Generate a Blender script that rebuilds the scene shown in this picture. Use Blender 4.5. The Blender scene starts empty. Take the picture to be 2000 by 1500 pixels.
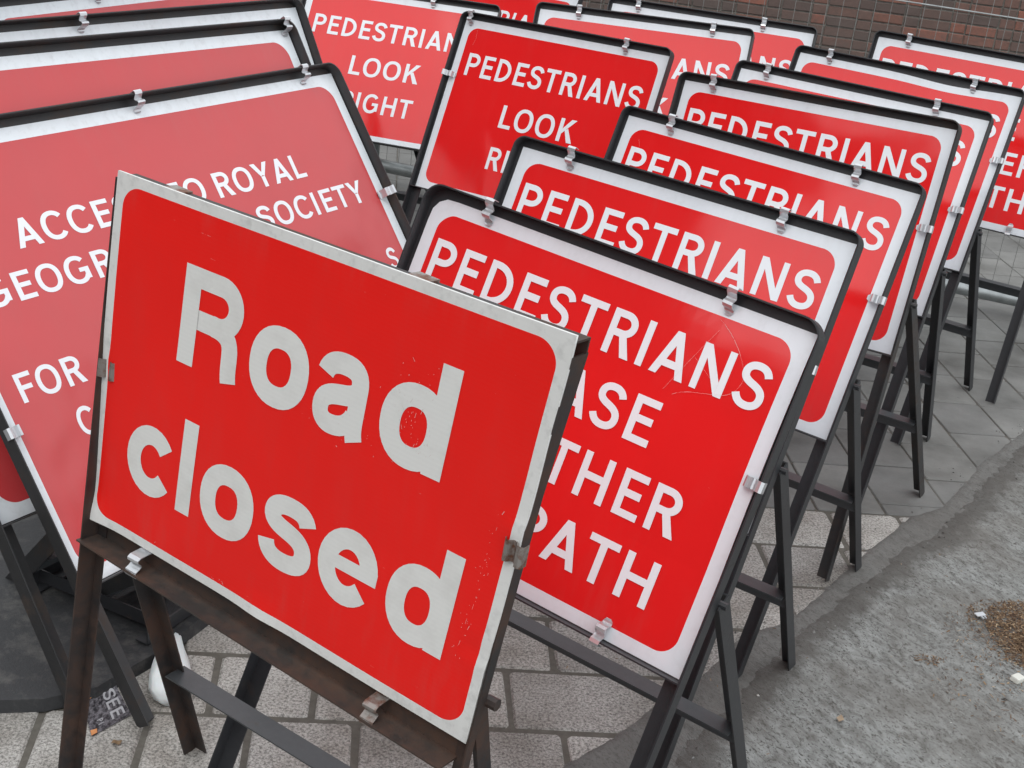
import bpy, bmesh, math, random
from mathutils import Vector, Matrix, noise
random.seed(7)
sc = bpy.context.scene
COL = sc.collection
# ------------------------------------------------------------------ camera
CAMH, PITCH, ROLL, FPX = 1.7416, 0.4016, 0.1192, 2718.6
cp, sp, cr, sr = math.cos(PITCH), math.sin(PITCH), math.cos(ROLL), math.sin(ROLL)
fwd = Vector((0, cp, -sp)); r0 = Vector((1, 0, 0)); u0 = Vector((0, sp, cp))
rgt = cr * r0 + sr * u0; upv = -sr * r0 + cr * u0
cam_d = bpy.data.cameras.new("camera"); cam = bpy.data.objects.new("camera", cam_d); COL.objects.link(cam)
cam_d.sensor_width = 36; cam_d.lens = FPX / 2000 * 36; cam_d.clip_start = 0.05; cam_d.clip_end = 400
M = Matrix((rgt, upv, -fwd)).transposed().to_4x4(); M.translation = (0, 0, CAMH); cam.matrix_world = M
sc.camera = cam
# ------------------------------------------------------------------ light
SUN_EL, SUN_AZ = math.radians(58), math.radians(200)
w = bpy.data.worlds.new("World"); sc.world = w; w.use_nodes = True
nt = w.node_tree; nt.nodes.clear()
sky = nt.nodes.new('ShaderNodeTexSky'); sky.sky_type = 'NISHITA'; sky.sun_disc = False
sky.sun_elevation = SUN_EL; sky.sun_rotation = SUN_AZ; sky.dust_density = 3.0; sky.air_density = 1.0
hs = nt.nodes.new('ShaderNodeHueSaturation'); hs.inputs['Saturation'].default_value = 0.22
cl = nt.nodes.new('ShaderNodeTexNoise'); cl.inputs['Scale'].default_value = 2.4; cl.inputs['Detail'].default_value = 5; cl.inputs['Roughness'].default_value = .5
crp = nt.nodes.new('ShaderNodeValToRGB'); crp.color_ramp.elements[0].position = .3; crp.color_ramp.elements[0].color = (5.4, 5.8, 6.4, 1); crp.color_ramp.elements[1].position = .7; crp.color_ramp.elements[1].color = (11.6, 11.8, 11.9, 1)
mxs = nt.nodes.new('ShaderNodeMixRGB'); mxs.inputs[0].default_value = .85
bg = nt.nodes.new('ShaderNodeBackground'); bg.inputs['Strength'].default_value = 0.145
wo = nt.nodes.new('ShaderNodeOutputWorld')
nt.links.new(sky.outputs[0], hs.inputs['Color']); nt.links.new(cl.outputs['Fac'], crp.inputs[0]); nt.links.new(hs.outputs[0], mxs.inputs[1]); nt.links.new(crp.outputs[0], mxs.inputs[2]); nt.links.new(mxs.outputs[0], bg.inputs['Color']); nt.links.new(bg.outputs[0], wo.inputs[0])
sd_ = bpy.data.lights.new("sun", 'SUN'); sd_.energy = 0.5; sd_.angle = math.radians(25); sd_.color = (1.0, 0.97, 0.93)
sun = bpy.data.objects.new("sun", sd_); COL.objects.link(sun)
sdir = Vector((math.sin(SUN_AZ) * math.cos(SUN_EL), math.cos(SUN_AZ) * math.cos(SUN_EL), math.sin(SUN_EL)))
sun.rotation_euler = sdir.to_track_quat('Z', 'Y').to_euler()
sc.view_settings.view_transform = 'Standard'; sc.view_settings.look = 'None'
sc.view_settings.gamma = 1; sc.view_settings.exposure = 0.24; sc.view_settings.use_curve_mapping = False

# ------------------------------------------------------------------ material helpers
class NT:
    def __init__(s, name):
        s.m = bpy.data.materials.new(name); s.m.use_nodes = True; s.t = s.m.node_tree
        s.b = s.t.nodes['Principled BSDF']
    def n(s, typ, **k):
        nd = s.t.nodes.new('ShaderNode' + typ)
        for a, v in k.items(): setattr(nd, a, v)
        return nd
    def l(s, a, b): s.t.links.new(a, b)
    def val(s, sock, v):
        if hasattr(v, 'is_output') or hasattr(v, 'links'): s.l(v, sock)
        else: sock.default_value = v
    def math(s, op, a, b=0.0, clamp=False):
        nd = s.n('Math', operation=op, use_clamp=clamp); s.val(nd.inputs[0], a); s.val(nd.inputs[1], b); return nd.outputs[0]
    def mix(s, f, a, b, mode='MIX'):
        nd = s.n('MixRGB', blend_type=mode); s.val(nd.inputs[0], f); s.val(nd.inputs[1], a); s.val(nd.inputs[2], b); return nd.outputs[0]
    def ramp(s, f, *st):
        nd = s.n('ValToRGB'); s.val(nd.inputs[0], f); e = nd.color_ramp.elements
        while len(e) < len(st): e.new(0.5)
        for el, (p, c) in zip(e, st):
            el.position = p; el.color = c if len(c) == 4 else (*c, 1)
        return nd.outputs[0]
    def noise(s, scale, detail=4, rough=.55, vec=None, dist=0.0):
        nd = s.n('TexNoise'); nd.inputs['Scale'].default_value = scale; nd.inputs['Detail'].default_value = detail
        nd.inputs['Roughness'].default_value = rough; nd.inputs['Distortion'].default_value = dist
        if vec is not None: s.l(vec, nd.inputs['Vector'])
        return nd.outputs['Fac']
    def mapping(s, vec, scale=(1, 1, 1), rot=(0, 0, 0)):
        nd = s.n('Mapping'); s.l(vec, nd.inputs[0]); nd.inputs['Scale'].default_value = scale; nd.inputs['Rotation'].default_value = rot
        return nd.outputs[0]
    def pos(s): return s.n('NewGeometry').outputs['Position']
    def obj(s): return s.n('TexCoord').outputs['Object']
    def rnd(s): return s.n('ObjectInfo').outputs['Random']
    def bump(s, h, strength=.3, dist=.01):
        nd = s.n('Bump'); nd.inputs['Strength'].default_value = strength; nd.inputs['Distance'].default_value = dist
        s.l(h, nd.inputs['Height']); s.l(nd.outputs[0], s.b.inputs['Normal'])
    def col(s, c): s.val(s.b.inputs['Base Color'], c)
    def rough(s, v): s.val(s.b.inputs['Roughness'], v)
def c4(r, g, b): return (r, g, b, 1)

RED = c4(.74, .011, .012)
def plate_mat(name, W, H, m, r, worn=0.0, roughv=.075, white=(.74, .78, .82), red=RED, retro=False, wave=.0006):
    a = NT(name)
    uv = a.n('UVMap').outputs[0]; sp_ = a.n('SeparateXYZ'); a.l(uv, sp_.inputs[0])
    x = a.math('ABSOLUTE', a.math('SUBTRACT', sp_.outputs[0], W / 2)); y = a.math('ABSOLUTE', a.math('SUBTRACT', sp_.outputs[1], H / 2))
    qx = a.math('MAXIMUM', a.math('SUBTRACT', x, W / 2 - m - r), 0.0); qy = a.math('MAXIMUM', a.math('SUBTRACT', y, H / 2 - m - r), 0.0)
    d = a.math('SUBTRACT', a.math('SQRT', a.math('ADD', a.math('MULTIPLY', qx, qx), a.math('MULTIPLY', qy, qy))), r)
    isred = a.math('LESS_THAN', d, 0.0)
    vm = a.n('VectorMath', operation='ADD'); a.l(a.obj(), vm.inputs[0]); a.l(a.math('MULTIPLY', a.rnd(), 17.0), vm.inputs[1]); o = vm.outputs[0]
    n1 = a.noise(6, 5, .6, o); n2 = a.noise(55, 4, .6, o)
    wcol = a.mix(a.math('MULTIPLY', a.ramp(n2, (.52, (0, 0, 0)), (.75, (1, 1, 1))), .10 + worn * .3), (*white, 1), c4(.33, .33, .32))
    rr = a.mix(a.math('MULTIPLY', a.ramp(n1, (.35, (0, 0, 0)), (.7, (1, 1, 1))), .22), red, c4(red[0] * .82, red[1] * .8, red[2] * .8))
    # small chips and hairline scuffs that show the white sheet below
    mp = a.mapping(o, (30, 260, 30), (0, 0, .35)); sc_ = a.noise(1.0, 3, .7, mp, .4)
    sp2 = a.noise(9, 3, .6, o)
    thr = .80 - .07 * worn
    scm = a.math('MULTIPLY', a.math('GREATER_THAN', sc_, thr), a.math('GREATER_THAN', sp2, .50 - .04 * worn))
    rr = a.mix(a.math('MULTIPLY', scm, .55), rr, c4(.75, .45, .42))
    rr = a.mix(a.math('MULTIPLY', a.rnd(), .05 if not retro else 0.0), rr, c4(.66, .12, .11))
    col = a.mix(isred, wcol, rr)
    g1 = a.noise(1.0, 5, .65, a.mapping(o, (26, 5, 10))); gy = a.math('DIVIDE', sp_.outputs[1], H)
    gm = a.math('MULTIPLY', a.ramp(g1, (.48, (0, 0, 0)), (.72, (1, 1, 1))), a.ramp(gy, (0, (1, 1, 1)), (.25, (.35, .35, .35)), (.9, (.2, .2, .2)), (1, (.9, .9, .9))))
    col = a.mix(a.math('MULTIPLY', gm, .11 + worn * .03), col, c4(.20, .17, .15))
    a.l(col, a.b.inputs['Base Color'])
    if retro:
        mr = a.mapping(o, (0, 1, 0)); wv = a.n('TexWave', wave_type='BANDS', bands_direction='Y'); a.l(a.obj(), wv.inputs[0])
        wv.inputs['Scale'].default_value = 45; wv.inputs['Distortion'].default_value = 1.2; wv.inputs['Detail'].default_value = 2
        a.l(a.mix(a.math('MULTIPLY', wv.outputs['Fac'], .012), col, c4(.35, .25, .25)), a.b.inputs['Base Color'])
        hgt = a.math('ADD', a.noise(7, 3, .5, o), a.math('MULTIPLY', wv.outputs['Fac'], .015))
        a.bump(hgt, .5, .004); a.rough(.42); a.b.inputs['Specular IOR Level'].default_value = .22
    else:
        a.bump(a.noise(3.2, 2, .5, o), .6, wave * 12)
        a.rough(a.math('ADD', roughv, a.math('MULTIPLY', n1, .06))); a.b.inputs['IOR'].default_value = 1.6
    return a.m

def plain(name, col, rough=.6, metal=0, var=.15, scale=30, bump=0, bd=.002):
    a = NT(name); n = a.noise(scale, 4, .6, a.obj())
    a.col(a.mix(a.ramp(n, (.3, (0, 0, 0)), (.7, (1, 1, 1))), c4(*[c * (1 - var) for c in col]), c4(*[c * (1 + var) for c in col])))
    a.rough(rough); a.b.inputs['Metallic'].default_value = metal
    if bump: a.bump(n, bump, bd)
    return a.m

def steel_mat(name, base, rust=.15, rough=.42, rustcol=(.11, .045, .022)):
    a = NT(name); o = a.obj()
    n = a.noise(8, 6, .65, o); n2 = a.noise(60, 4, .7, o)
    f = a.ramp(a.math('ADD', a.math('MULTIPLY', n, .75), a.math('MULTIPLY', n2, .25)), (.62 - rust * .5, (0, 0, 0)), (.75 - rust * .4, (1, 1, 1)))
    k = a.mix(n2, c4(*[c * .8 for c in base]), c4(*[c * 1.25 for c in base]))
    a.col(a.mix(f, k, c4(*rustcol)))
    a.rough(a.math('ADD', rough, a.math('MULTIPLY', f, .3)))
    a.bump(n2, .25, .0015)
    return a.m
STEEL = steel_mat('dark_painted_steel', (.026, .027, .030), .10, .40, (.050, .036, .028))
STEEL_L = steel_mat('dark_painted_steel_worn', (.026, .026, .027), .24, .45, (.055, .038, .028))
RUST = steel_mat('rusty_brown_steel', (.021, .019, .019), .38, .5, (.058, .031, .021))
RUST2 = steel_mat('brown_rusted_ledge', (.036, .031, .028), .42, .5, (.075, .040, .026))
BRACE_SKYLIT = steel_mat('skylight_tinted_brace_steel', (.052, .057, .061), .05, .45, (.07, .06, .05))  # frame steel made paler and bluer: sky light on up-facing braces put into colour
def clip_mat():
    a = NT('bright_zinc_clip'); a.col(c4(.58, .60, .62)); a.b.inputs['Metallic'].default_value = .6; a.rough(.3)
    a.bump(a.noise(120, 3, .6, a.obj()), .2, .001); return a.m
CLIP = clip_mat()
def clipr():
    a = NT('dull_rusty_clip'); n = a.noise(45, 5, .65, a.obj()); f = a.ramp(n, (.42, (0, 0, 0)), (.6, (1, 1, 1)))
    a.col(a.mix(f, c4(.30, .28, .26), c4(.16, .06, .03))); a.b.inputs['Metallic'].default_value = .6; a.rough(.5); return a.m
CLIPR = clipr()
def letter_mat():
    a = NT('white_lettering'); a.col(c4(.78, .81, .84)); a.rough(.16); a.b.inputs['IOR'].default_value = 1.5; return a.m
LET = letter_mat()
def letter_r():
    a = NT('worn_white_lettering'); o = a.obj()
    wv = a.n('TexWave', wave_type='BANDS', bands_direction='Y'); a.l(o, wv.inputs[0]); wv.inputs['Scale'].default_value = 45; wv.inputs['Distortion'].default_value = 1.2
    n = a.noise(18, 5, .65, o)
    c = a.mix(a.ramp(n, (.48, (0, 0, 0)), (.85, (1, 1, 1))), c4(.76, .76, .735), c4(.64, .63, .605))
    a.col(a.mix(a.math('MULTIPLY', wv.outputs['Fac'], .05), c, c4(.45, .45, .44))); a.rough(.5); return a.m
LETR = letter_r()
SCRATCH = plain('scratch_white', (.62, .52, .50), .5)
GALV = plain('galvanised_steel', (.34, .36, .36), .38, .75, .18, 25, .1)

# ------------------------------------------------------------------ mesh helpers
def link(o): COL.objects.link(o); return o
def mesh_obj(name, verts, faces, mat=None, parent=None, smooth=False, uvs=None):
    me = bpy.data.meshes.new(name); me.from_pydata([tuple(v) for v in verts], [], faces)
    if uvs is not None:
        ul = me.uv_layers.new(name='UVMap')
        for lp in me.loops: ul.data[lp.index].uv = uvs[lp.vertex_index]
    if mat: me.materials.append(mat)
    if smooth:
        for p in me.polygons: p.use_smooth = True
    me.update()
    o = link(bpy.data.objects.new(name, me))
    if parent: o.parent = parent
    return o
def empty(name, M=None, label=None, cat=None, group=None):
    o = link(bpy.data.objects.new(name, None)); o.empty_display_size = .1
    if M is not None: o.matrix_world = M
    if label: o['label'] = label
    if cat: o['category'] = cat
    if group: o['group'] = group
    return o
def tag(o, label=None, cat=None, group=None, kind=None):
    if label: o['label'] = label
    if cat: o['category'] = cat
    if group: o['group'] = group
    if kind: o['kind'] = kind
    return o
class MB:
    def __init__(s): s.v = []; s.f = []
    def add(s, vs, fs):
        k = len(s.v); s.v += [tuple(v) for v in vs]; s.f += [tuple(i + k for i in f) for f in fs]
    def box(s, lo, hi):
        x0, y0, z0 = lo; x1, y1, z1 = hi
        s.add([(x0, y0, z0), (x1, y0, z0), (x1, y1, z0), (x0, y1, z0), (x0, y0, z1), (x1, y0, z1), (x1, y1, z1), (x0, y1, z1)],
              [(0, 3, 2, 1), (4, 5, 6, 7), (0, 1, 5, 4), (1, 2, 6, 5), (2, 3, 7, 6), (3, 0, 4, 7)])
    def tube(s, a, b, r, n=8):
        a, b = Vector(a), Vector(b); d = (b - a).normalized(); e = d.orthogonal().normalized(); g = d.cross(e)
        vs = []
        for p in (a, b):
            for i in range(n):
                t = 2 * math.pi * i / n; vs.append(p + r * (math.cos(t) * e + math.sin(t) * g))
        s.add(vs, [(i, (i + 1) % n, n + (i + 1) % n, n + i) for i in range(n)] + [tuple(range(n - 1, -1, -1)), tuple(range(n, 2 * n))])
    def angle(s, a, b, u, v, fw, th=.003):
        # L-angle bar from a to b: corner at a, flanges along u and v (unit vectors), width fw
        a, b, u, v = Vector(a), Vector(b), Vector(u), Vector(v)
        pr = [(0, 0), (fw, 0), (fw, th), (th, th), (th, fw), (0, fw)]
        vs = [p + u * i + v * j for p in (a, b) for i, j in pr]; n = 6
        fs = [(i, (i + 1) % n, n + (i + 1) % n, n + i) for i in range(n)] + [(0, 3, 2, 1), (0, 5, 4, 3), (6, 7, 8, 9), (6, 9, 10, 11)]
        s.add(vs, fs)
    def build(s, name, mat, parent=None, smooth=False):
        o = mesh_obj(name, s.v, s.f, mat, parent, smooth)
        bm = bmesh.new(); bm.from_mesh(o.data); bmesh.ops.recalc_face_normals(bm, faces=bm.faces); bm.to_mesh(o.data); bm.free()
        return o

# ------------------------------------------------------------------ lettering
def bez(p0, p1, p2, p3, n=9):
    out = []
    for i in range(n + 1):
        t = i / n; a = (1 - t) ** 3; b = 3 * t * (1 - t) ** 2; c = 3 * t * t * (1 - t); d = t ** 3
        out.append((a * p0[0] + b * p1[0] + c * p2[0] + d * p3[0], a * p0[1] + b * p1[1] + c * p2[1] + d * p3[1]))
    return out
def chain(p0, *segs):
    pts = [p0]
    for s_ in segs:
        if len(s_) == 2 and not isinstance(s_[0], tuple): pts.append(s_)
        else: pts += bez(pts[-1], *s_)[1:]
    return pts
def stroke(pts, wd, closed=False):
    # constant-width band round a centre line -> list of quads
    n = len(pts); L = []; R = []
    wf = wd if callable(wd) else (lambda t: wd)
    for i, p in enumerate(pts):
        if closed: a, b = pts[i - 1], pts[(i + 1) % n]
        else: a, b = pts[max(i - 1, 0)], pts[min(i + 1, n - 1)]
        dx, dy = b[0] - a[0], b[1] - a[1]; l = math.hypot(dx, dy) or 1; nx, ny = -dy / l, dx / l
        if not closed and 0 < i < n - 1:
            d1 = (p[0] - a[0], p[1] - a[1]); l1 = math.hypot(*d1) or 1
            k = abs((d1[0] * dx + d1[1] * dy) / (l1 * l)); k = 1 / max(k, .6)
        else: k = 1
        h = wf(i / max(n - 1, 1)) / 2 * k
        L.append((p[0] + nx * h, p[1] + ny * h)); R.append((p[0] - nx * h, p[1] - ny * h))
    q = []
    for i in range(n if closed else n - 1):
        j = (i + 1) % n; q.append([R[i], R[j], L[j], L[i]])
    return q
def rect(x0, y0, x1, y1): return [[(x0, y0), (x1, y0), (x1, y1), (x0, y1)]]
def ring(w_, y0, y1, s, sx=None):
    cx, cy = w_ / 2, (y0 + y1) / 2; a, b = w_ / 2 - s / 2, (y1 - y0) / 2 - s / 2; n = 36; pts = []
    e = 2 / 2.25
    for i in range(n):
        t = 2 * math.pi * i / n; c_, s_ = math.cos(t), math.sin(t)
        pts.append((cx + a * math.copysign(abs(c_) ** e, c_), cy + b * math.copysign(abs(s_) ** e, s_)))
    return stroke(pts, s, True)
S = .158; h = S / 2
def bowl(x0, w_, y0, y1, s=S):
    r = (y1 - y0) / 2 - s / 2; k = .56; xr = w_ - s / 2; xs = max(x0 + .02, xr - r * 1.05); q = xr - xs
    return stroke(chain((x0, y1 - s / 2), (xs, y1 - s / 2), ((xs + q * k, y1 - s / 2), (xr, y1 - s / 2 - r * (1 - k)), (xr, (y0 + y1) / 2)),
                        ((xr, y0 + s / 2 + r * (1 - k)), (xs + q * k, y0 + s / 2), (xs, y0 + s / 2)), (x0, y0 + s / 2)), s)
G = {}
G['I'] = (.18, .12, .12, rect(0, 0, S, 1))
G['E'] = (.56, .12, .06, rect(0, 0, S, 1) + rect(S, 0, .56, .16) + rect(S, .84, .56, 1) + rect(S, .44, .50, .60))
G['F'] = (.55, .12, .04, rect(0, 0, S, 1) + rect(S, .84, .55, 1) + rect(S, .42, .49, .58))
G['L'] = (.52, .12, .04, rect(0, 0, S, 1) + rect(S, 0, .52, .16))
G['T'] = (.66, .04, .04, rect(0, .84, .66, 1) + rect(.33 - h, 0, .33 + h, .84))
G['H'] = (.70, .12, .12, rect(0, 0, S, 1) + rect(.70 - S, 0, .70, 1) + rect(S, .43, .70 - S, .59))
G['P'] = (.62, .12, .05, rect(0, 0, S, 1) + bowl(S, .62, .40, 1))
G['D'] = (.69, .12, .09, rect(0, 0, S, 1) + bowl(S, .69, 0, 1))
G['R'] = (.66, .12, .04, rect(0, 0, S, 1) + bowl(S, .62, .42, 1) + [[(.26, .50), (.46, 0), (.66, 0), (.44, .50)]])
G['A'] = (.78, .04, .04, [[(0, 0), (.172, 0), (.425, .80), (.47, 1), (.31, 1)], [(.608, 0), (.78, 0), (.47, 1), (.37, 1), (.355, .80)], [(.15, .20), (.63, .20), (.58, .36), (.20, .36)]])
G['N'] = (.71, .12, .12, rect(0, 0, .150, 1) + rect(.71 - .150, 0, .71, 1) + [[(.150, 1), (.150, .70), (.545, 0), (.560, 0), (.560, .30), (.165, 1)]])
G['U'] = (.70, .12, .12, stroke(chain((h, 1), (h, .34), ((h, .16), (.19, h), (.35, h)), ((.51, h), (.70 - h, .16), (.70 - h, .34)), (.70 - h, 1)), S))
G['O'] = (.80, .07, .07, ring(.80, -.015, 1.015, S))
G['S'] = (.64, .07, .07, stroke(chain((.57, .745), ((.53, .87), (.44, .925), (.325, .925)), ((.19, .925), (.10, .85), (.10, .735)), ((.10, .615), (.19, .575), (.32, .53)),
                                      ((.46, .48), (.55, .42), (.55, .285)), ((.55, .15), (.45, .075), (.315, .075)), ((.19, .075), (.10, .135), (.05, .265))), S))
def cshape(w_, extra=None, s=S, o1=38, o2=-38):
    pts = []; n = 30; a, b = w_ / 2 - s / 2, .515 - s / 2; e = 2 / 2.2
    for i in range(n + 1):
        t = math.radians(o1 + (360 + o2 - o1) * i / n); c_, s_ = math.cos(t), math.sin(t)
        pts.append((w_ / 2 + a * math.copysign(abs(c_) ** e, c_), .5 + b * math.copysign(abs(s_) ** e, s_)))
    return stroke(pts, s)
G['C'] = (.74, .07, .05, cshape(.80))
G['G'] = (.78, .07, .10, cshape(.80, o1=42, o2=-30) + rect(.46, .40, .78, .55) + rect(.62, .12, .78, .40))
G['K'] = (.68, .12, .03, rect(0, 0, S, 1) + [[(S, .34), (S, .56), (.455, 1), (.67, 1)], [(.27, .50), (.47, 0), (.69, 0), (.39, .60)]])
G['Y'] = (.74, .03, .03, rect(.37 - h, 0, .37 + h, .44) + [[(.37 - h, .44), (.37 + h * .6, .52), (.20, 1), (0, 1)], [(.37 + h, .44), (.74, 1), (.55, 1), (.37 - h * .6, .50)]])
# lower case for the big sign, unit = cap height
s2 = .212
def lring(w_, y0=-.02, y1=.765): return ring(w_, y0, y1, s2)
G['r_'] = None
LC = {}
LC['R'] = (.86, rect(0, 0, .225, 1) + bowl(.225, .82, .39, 1, .20) + [[(.225, .39), (.47, .39), (.47, .59), (.225, .59)]] +
           stroke(chain((.43, .49), ((.56, .49), (.675, .46), (.70, .32)), ((.715, .20), (.70, .12), (.735, .0))), .21))
LC['o'] = (.72, lring(.72))
LC['a'] = (.72, stroke(chain((.105, .53), ((.13, .64), (.22, .665), (.33, .665)), ((.47, .665), (.53, .61), (.53, .50)), (.53, .20), ((.53, .12), (.54, .06), (.565, 0))), .20) +
           stroke(chain((.48, .425), ((.42, .39), (.34, .385), (.26, .365)), ((.15, .34), (.105, .29), (.105, .215)), ((.105, .12), (.17, .075), (.255, .075)), ((.37, .075), (.46, .12), (.50, .22))), .19))
LC['d'] = (.72, lring(.70) + rect(.72 - .205, 0, .72, 1.02))
LC['c'] = (.66, stroke([(.355 + .255 * math.cos(math.radians(t)) * 1.0, .372 + .287 * math.sin(math.radians(t))) for t in range(36, 325, 12)], .205))
LC['l'] = (.21, rect(0, 0, .21, 1.02))
LC['s'] = (.62, stroke(chain((.535, .545), ((.50, .65), (.42, .67), (.31, .67)), ((.19, .67), (.12, .62), (.12, .54)), ((.12, .45), (.22, .43), (.33, .405)),
                              ((.46, .375), (.53, .32), (.53, .215)), ((.53, .11), (.43, .075), (.31, .075)), ((.18, .075), (.10, .13), (.085, .24))), .195))
LC['e'] = (.70, stroke([(.35 + .248 * math.cos(math.radians(t)), .372 + .287 * math.sin(math.radians(t))) for t in range(8, 326, 12)], .205) + rect(.18, .315, .695, .455))
def layout(text, lower=False):
    x = 0; out = []; prev = None
    for ch in text:
        if ch == ' ': x += .46; prev = None; continue
        if lower: wd, polys = LC[ch]; lb = rb = .07
        else: wd, lb, rb, polys = G[ch]
        if prev is not None: x += lb + prev
        out.append((x, polys)); x += wd; prev = rb
    return out, x
def text_polys(text, x0, x1, ytop, cap, lower=False):
    """polygons in plate metres (x right, y up); ytop is the y of the cap line"""
    out, w_ = layout(text, lower); k = (x1 - x0) / w_
    return [[(x0 + (gx + p[0]) * k, ytop - cap + p[1] * cap) for p in poly] for gx, polys in out for poly in polys]
def poly_data(polys, mapf, z=.0006):
    vs, fs = [], []; lay = 0; prev = None
    for poly in polys:
        rp = {(round(p[0], 6), round(p[1], 6)) for p in poly}
        if prev is None or len(rp & prev) < 2: lay += 1      # a new stroke lies a hair above the one it crosses
        prev = rp
        k = len(vs); zz = z + lay * .00004
        ar = sum(poly[j][0] * poly[(j + 1) % len(poly)][1] - poly[(j + 1) % len(poly)][0] * poly[j][1] for j in range(len(poly)))
        if ar < 0: poly = poly[::-1]
        vs += [tuple(mapf(x, y, zz)) for x, y in poly]; fs.append(tuple(range(k, k + len(poly))))
    return vs, fs
def poly_mesh(name, polys, mat, parent, mapf, z=.0006):
    vs, fs = poly_data(polys, mapf, z); return mesh_obj(name, vs, fs, mat, parent)
LMESH = {}
def put_line(text, x0, x1, ytop, cap, parent, dz=None):
    out, w_ = layout(text); chars = [c for c in text if c != ' ']
    k = (x1 - x0) / w_
    for ch, (gx, polys) in zip(chars, out):
        if dz:      # plate is bowed here: the letter follows it
            bx, by = x0 + gx * k, ytop - cap
            poly_mesh('letter', [[(bx + p[0] * k, by + p[1] * cap) for p in poly] for poly in polys], LET, parent, lambda x, y, z: (x, y, z + dz(x, y))); continue
        key = (ch, round(k, 4), round(cap, 4))
        if key not in LMESH:
            vs, fs = poly_data([[(p[0] * k, p[1] * cap) for p in poly] for poly in polys], lambda x, y, z: (x, y, z))
            me = bpy.data.meshes.new('letter'); me.from_pydata(vs, [], fs); me.materials.append(LET); LMESH[key] = me
        o = link(bpy.data.objects.new('letter', LMESH[key])); o.parent = parent; o.location = (x0 + gx * k, ytop - cap, 0)

# ------------------------------------------------------------------ sign pose and building blocks
def frame_of(x, y, yaw, lean, b, dz=0, zo=0):
    ex = Vector((math.cos(yaw), math.sin(yaw), 0)); nh = Vector((math.sin(yaw), -math.cos(yaw), 0)); Z = Vector((0, 0, 1))
    ey = math.sin(lean) * -nh + math.cos(lean) * Z; ez = math.cos(lean) * nh + math.sin(lean) * Z
    ca, sa = math.cos(dz), math.sin(dz); ex, ey = ca * ex + sa * ey, -sa * ex + ca * ey
    M = Matrix((ex, ey, ez)).transposed().to_4x4(); M.translation = Vector((x, y, zo)); return M
def sweep_frame(path, prof, name, mat, parent):
    """path: 2D points (x,y) with inward normals computed; prof: (inward, z) polygon"""
    n = len(path); m = len(prof); vs = []
    for i, p in enumerate(path):
        a = path[max(i - 1, 0)]; b = path[min(i + 1, n - 1)]
        t = Vector((b[0] - a[0], b[1] - a[1])).normalized(); nn = Vector((t.y, -t.x))
        for q, z in prof: vs.append((p[0] + nn.x * q, p[1] + nn.y * q, z))
    fs = []
    for i in range(n - 1):
        for j in range(m): k = (j + 1) % m; fs.append((i * m + j, i * m + k, (i + 1) * m + k, (i + 1) * m + j))
    fs.append((0, 1, 2, 3, 4, 5)[::-1]); fs.append(tuple((n - 1) * m + j for j in range(m)))
    mb = MB(); mb.add(vs, fs); return mb.build(name, mat, parent)
def clip_mesh(name, t, mat, wdt=.019, gap=.014):
    """spring clip: hooks over the rim (at local y=+gap, z=t), waves down on to the plate face"""
    prof = [(gap + .004, t - .012), (gap + .0045, t + .0005), (gap + .001, t + .003), (gap - .004, t + .0015), (gap - .008, t - .005), (gap - .012, t - .009), (gap - .016, t - .007),
            (gap - .020, t - .0015), (gap - .0235, t - .001), (gap - .027, t - .006), (gap - .030, .0035), (gap - .033, .0022), (gap - .0365, .0022), (gap - .040, .004)]
    vs, fs = [], []; n = len(prof)
    for i, (y, z) in enumerate(prof):
        hw = wdt / 2 * (1 if i < n - 3 else (.97, .82, .5)[i - n + 3])
        vs += [(-hw, y, z), (hw, y, z)]
    fs = [(2 * i, 2 * i + 1, 2 * i + 3, 2 * i + 2) for i in range(n - 1)]
    me = bpy.data.meshes.new(name); me.from_pydata(vs, [], fs); me.materials.append(mat)
    bm = bmesh.new(); bm.from_mesh(me); g_ = bmesh.ops.solidify(bm, geom=bm.faces[:], thickness=.0012); bm.to_mesh(me); bm.free()
    return me
CLIP_MESH = {}
def add_clip(parent, x, y, rot, t, gap, mat=CLIP, wdt=.019, name='clip'):
    k = (round(t, 4), round(gap, 4), mat.name, wdt)
    if k not in CLIP_MESH: CLIP_MESH[k] = clip_mesh('clip', t, mat, wdt, gap)
    o = link(bpy.data.objects.new(name, CLIP_MESH[k])); o.parent = parent; o.location = (x, y, 0); o.rotation_euler = (0, 0, rot + random.uniform(-.06, .06))
    return o
MESHES = {}
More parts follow.
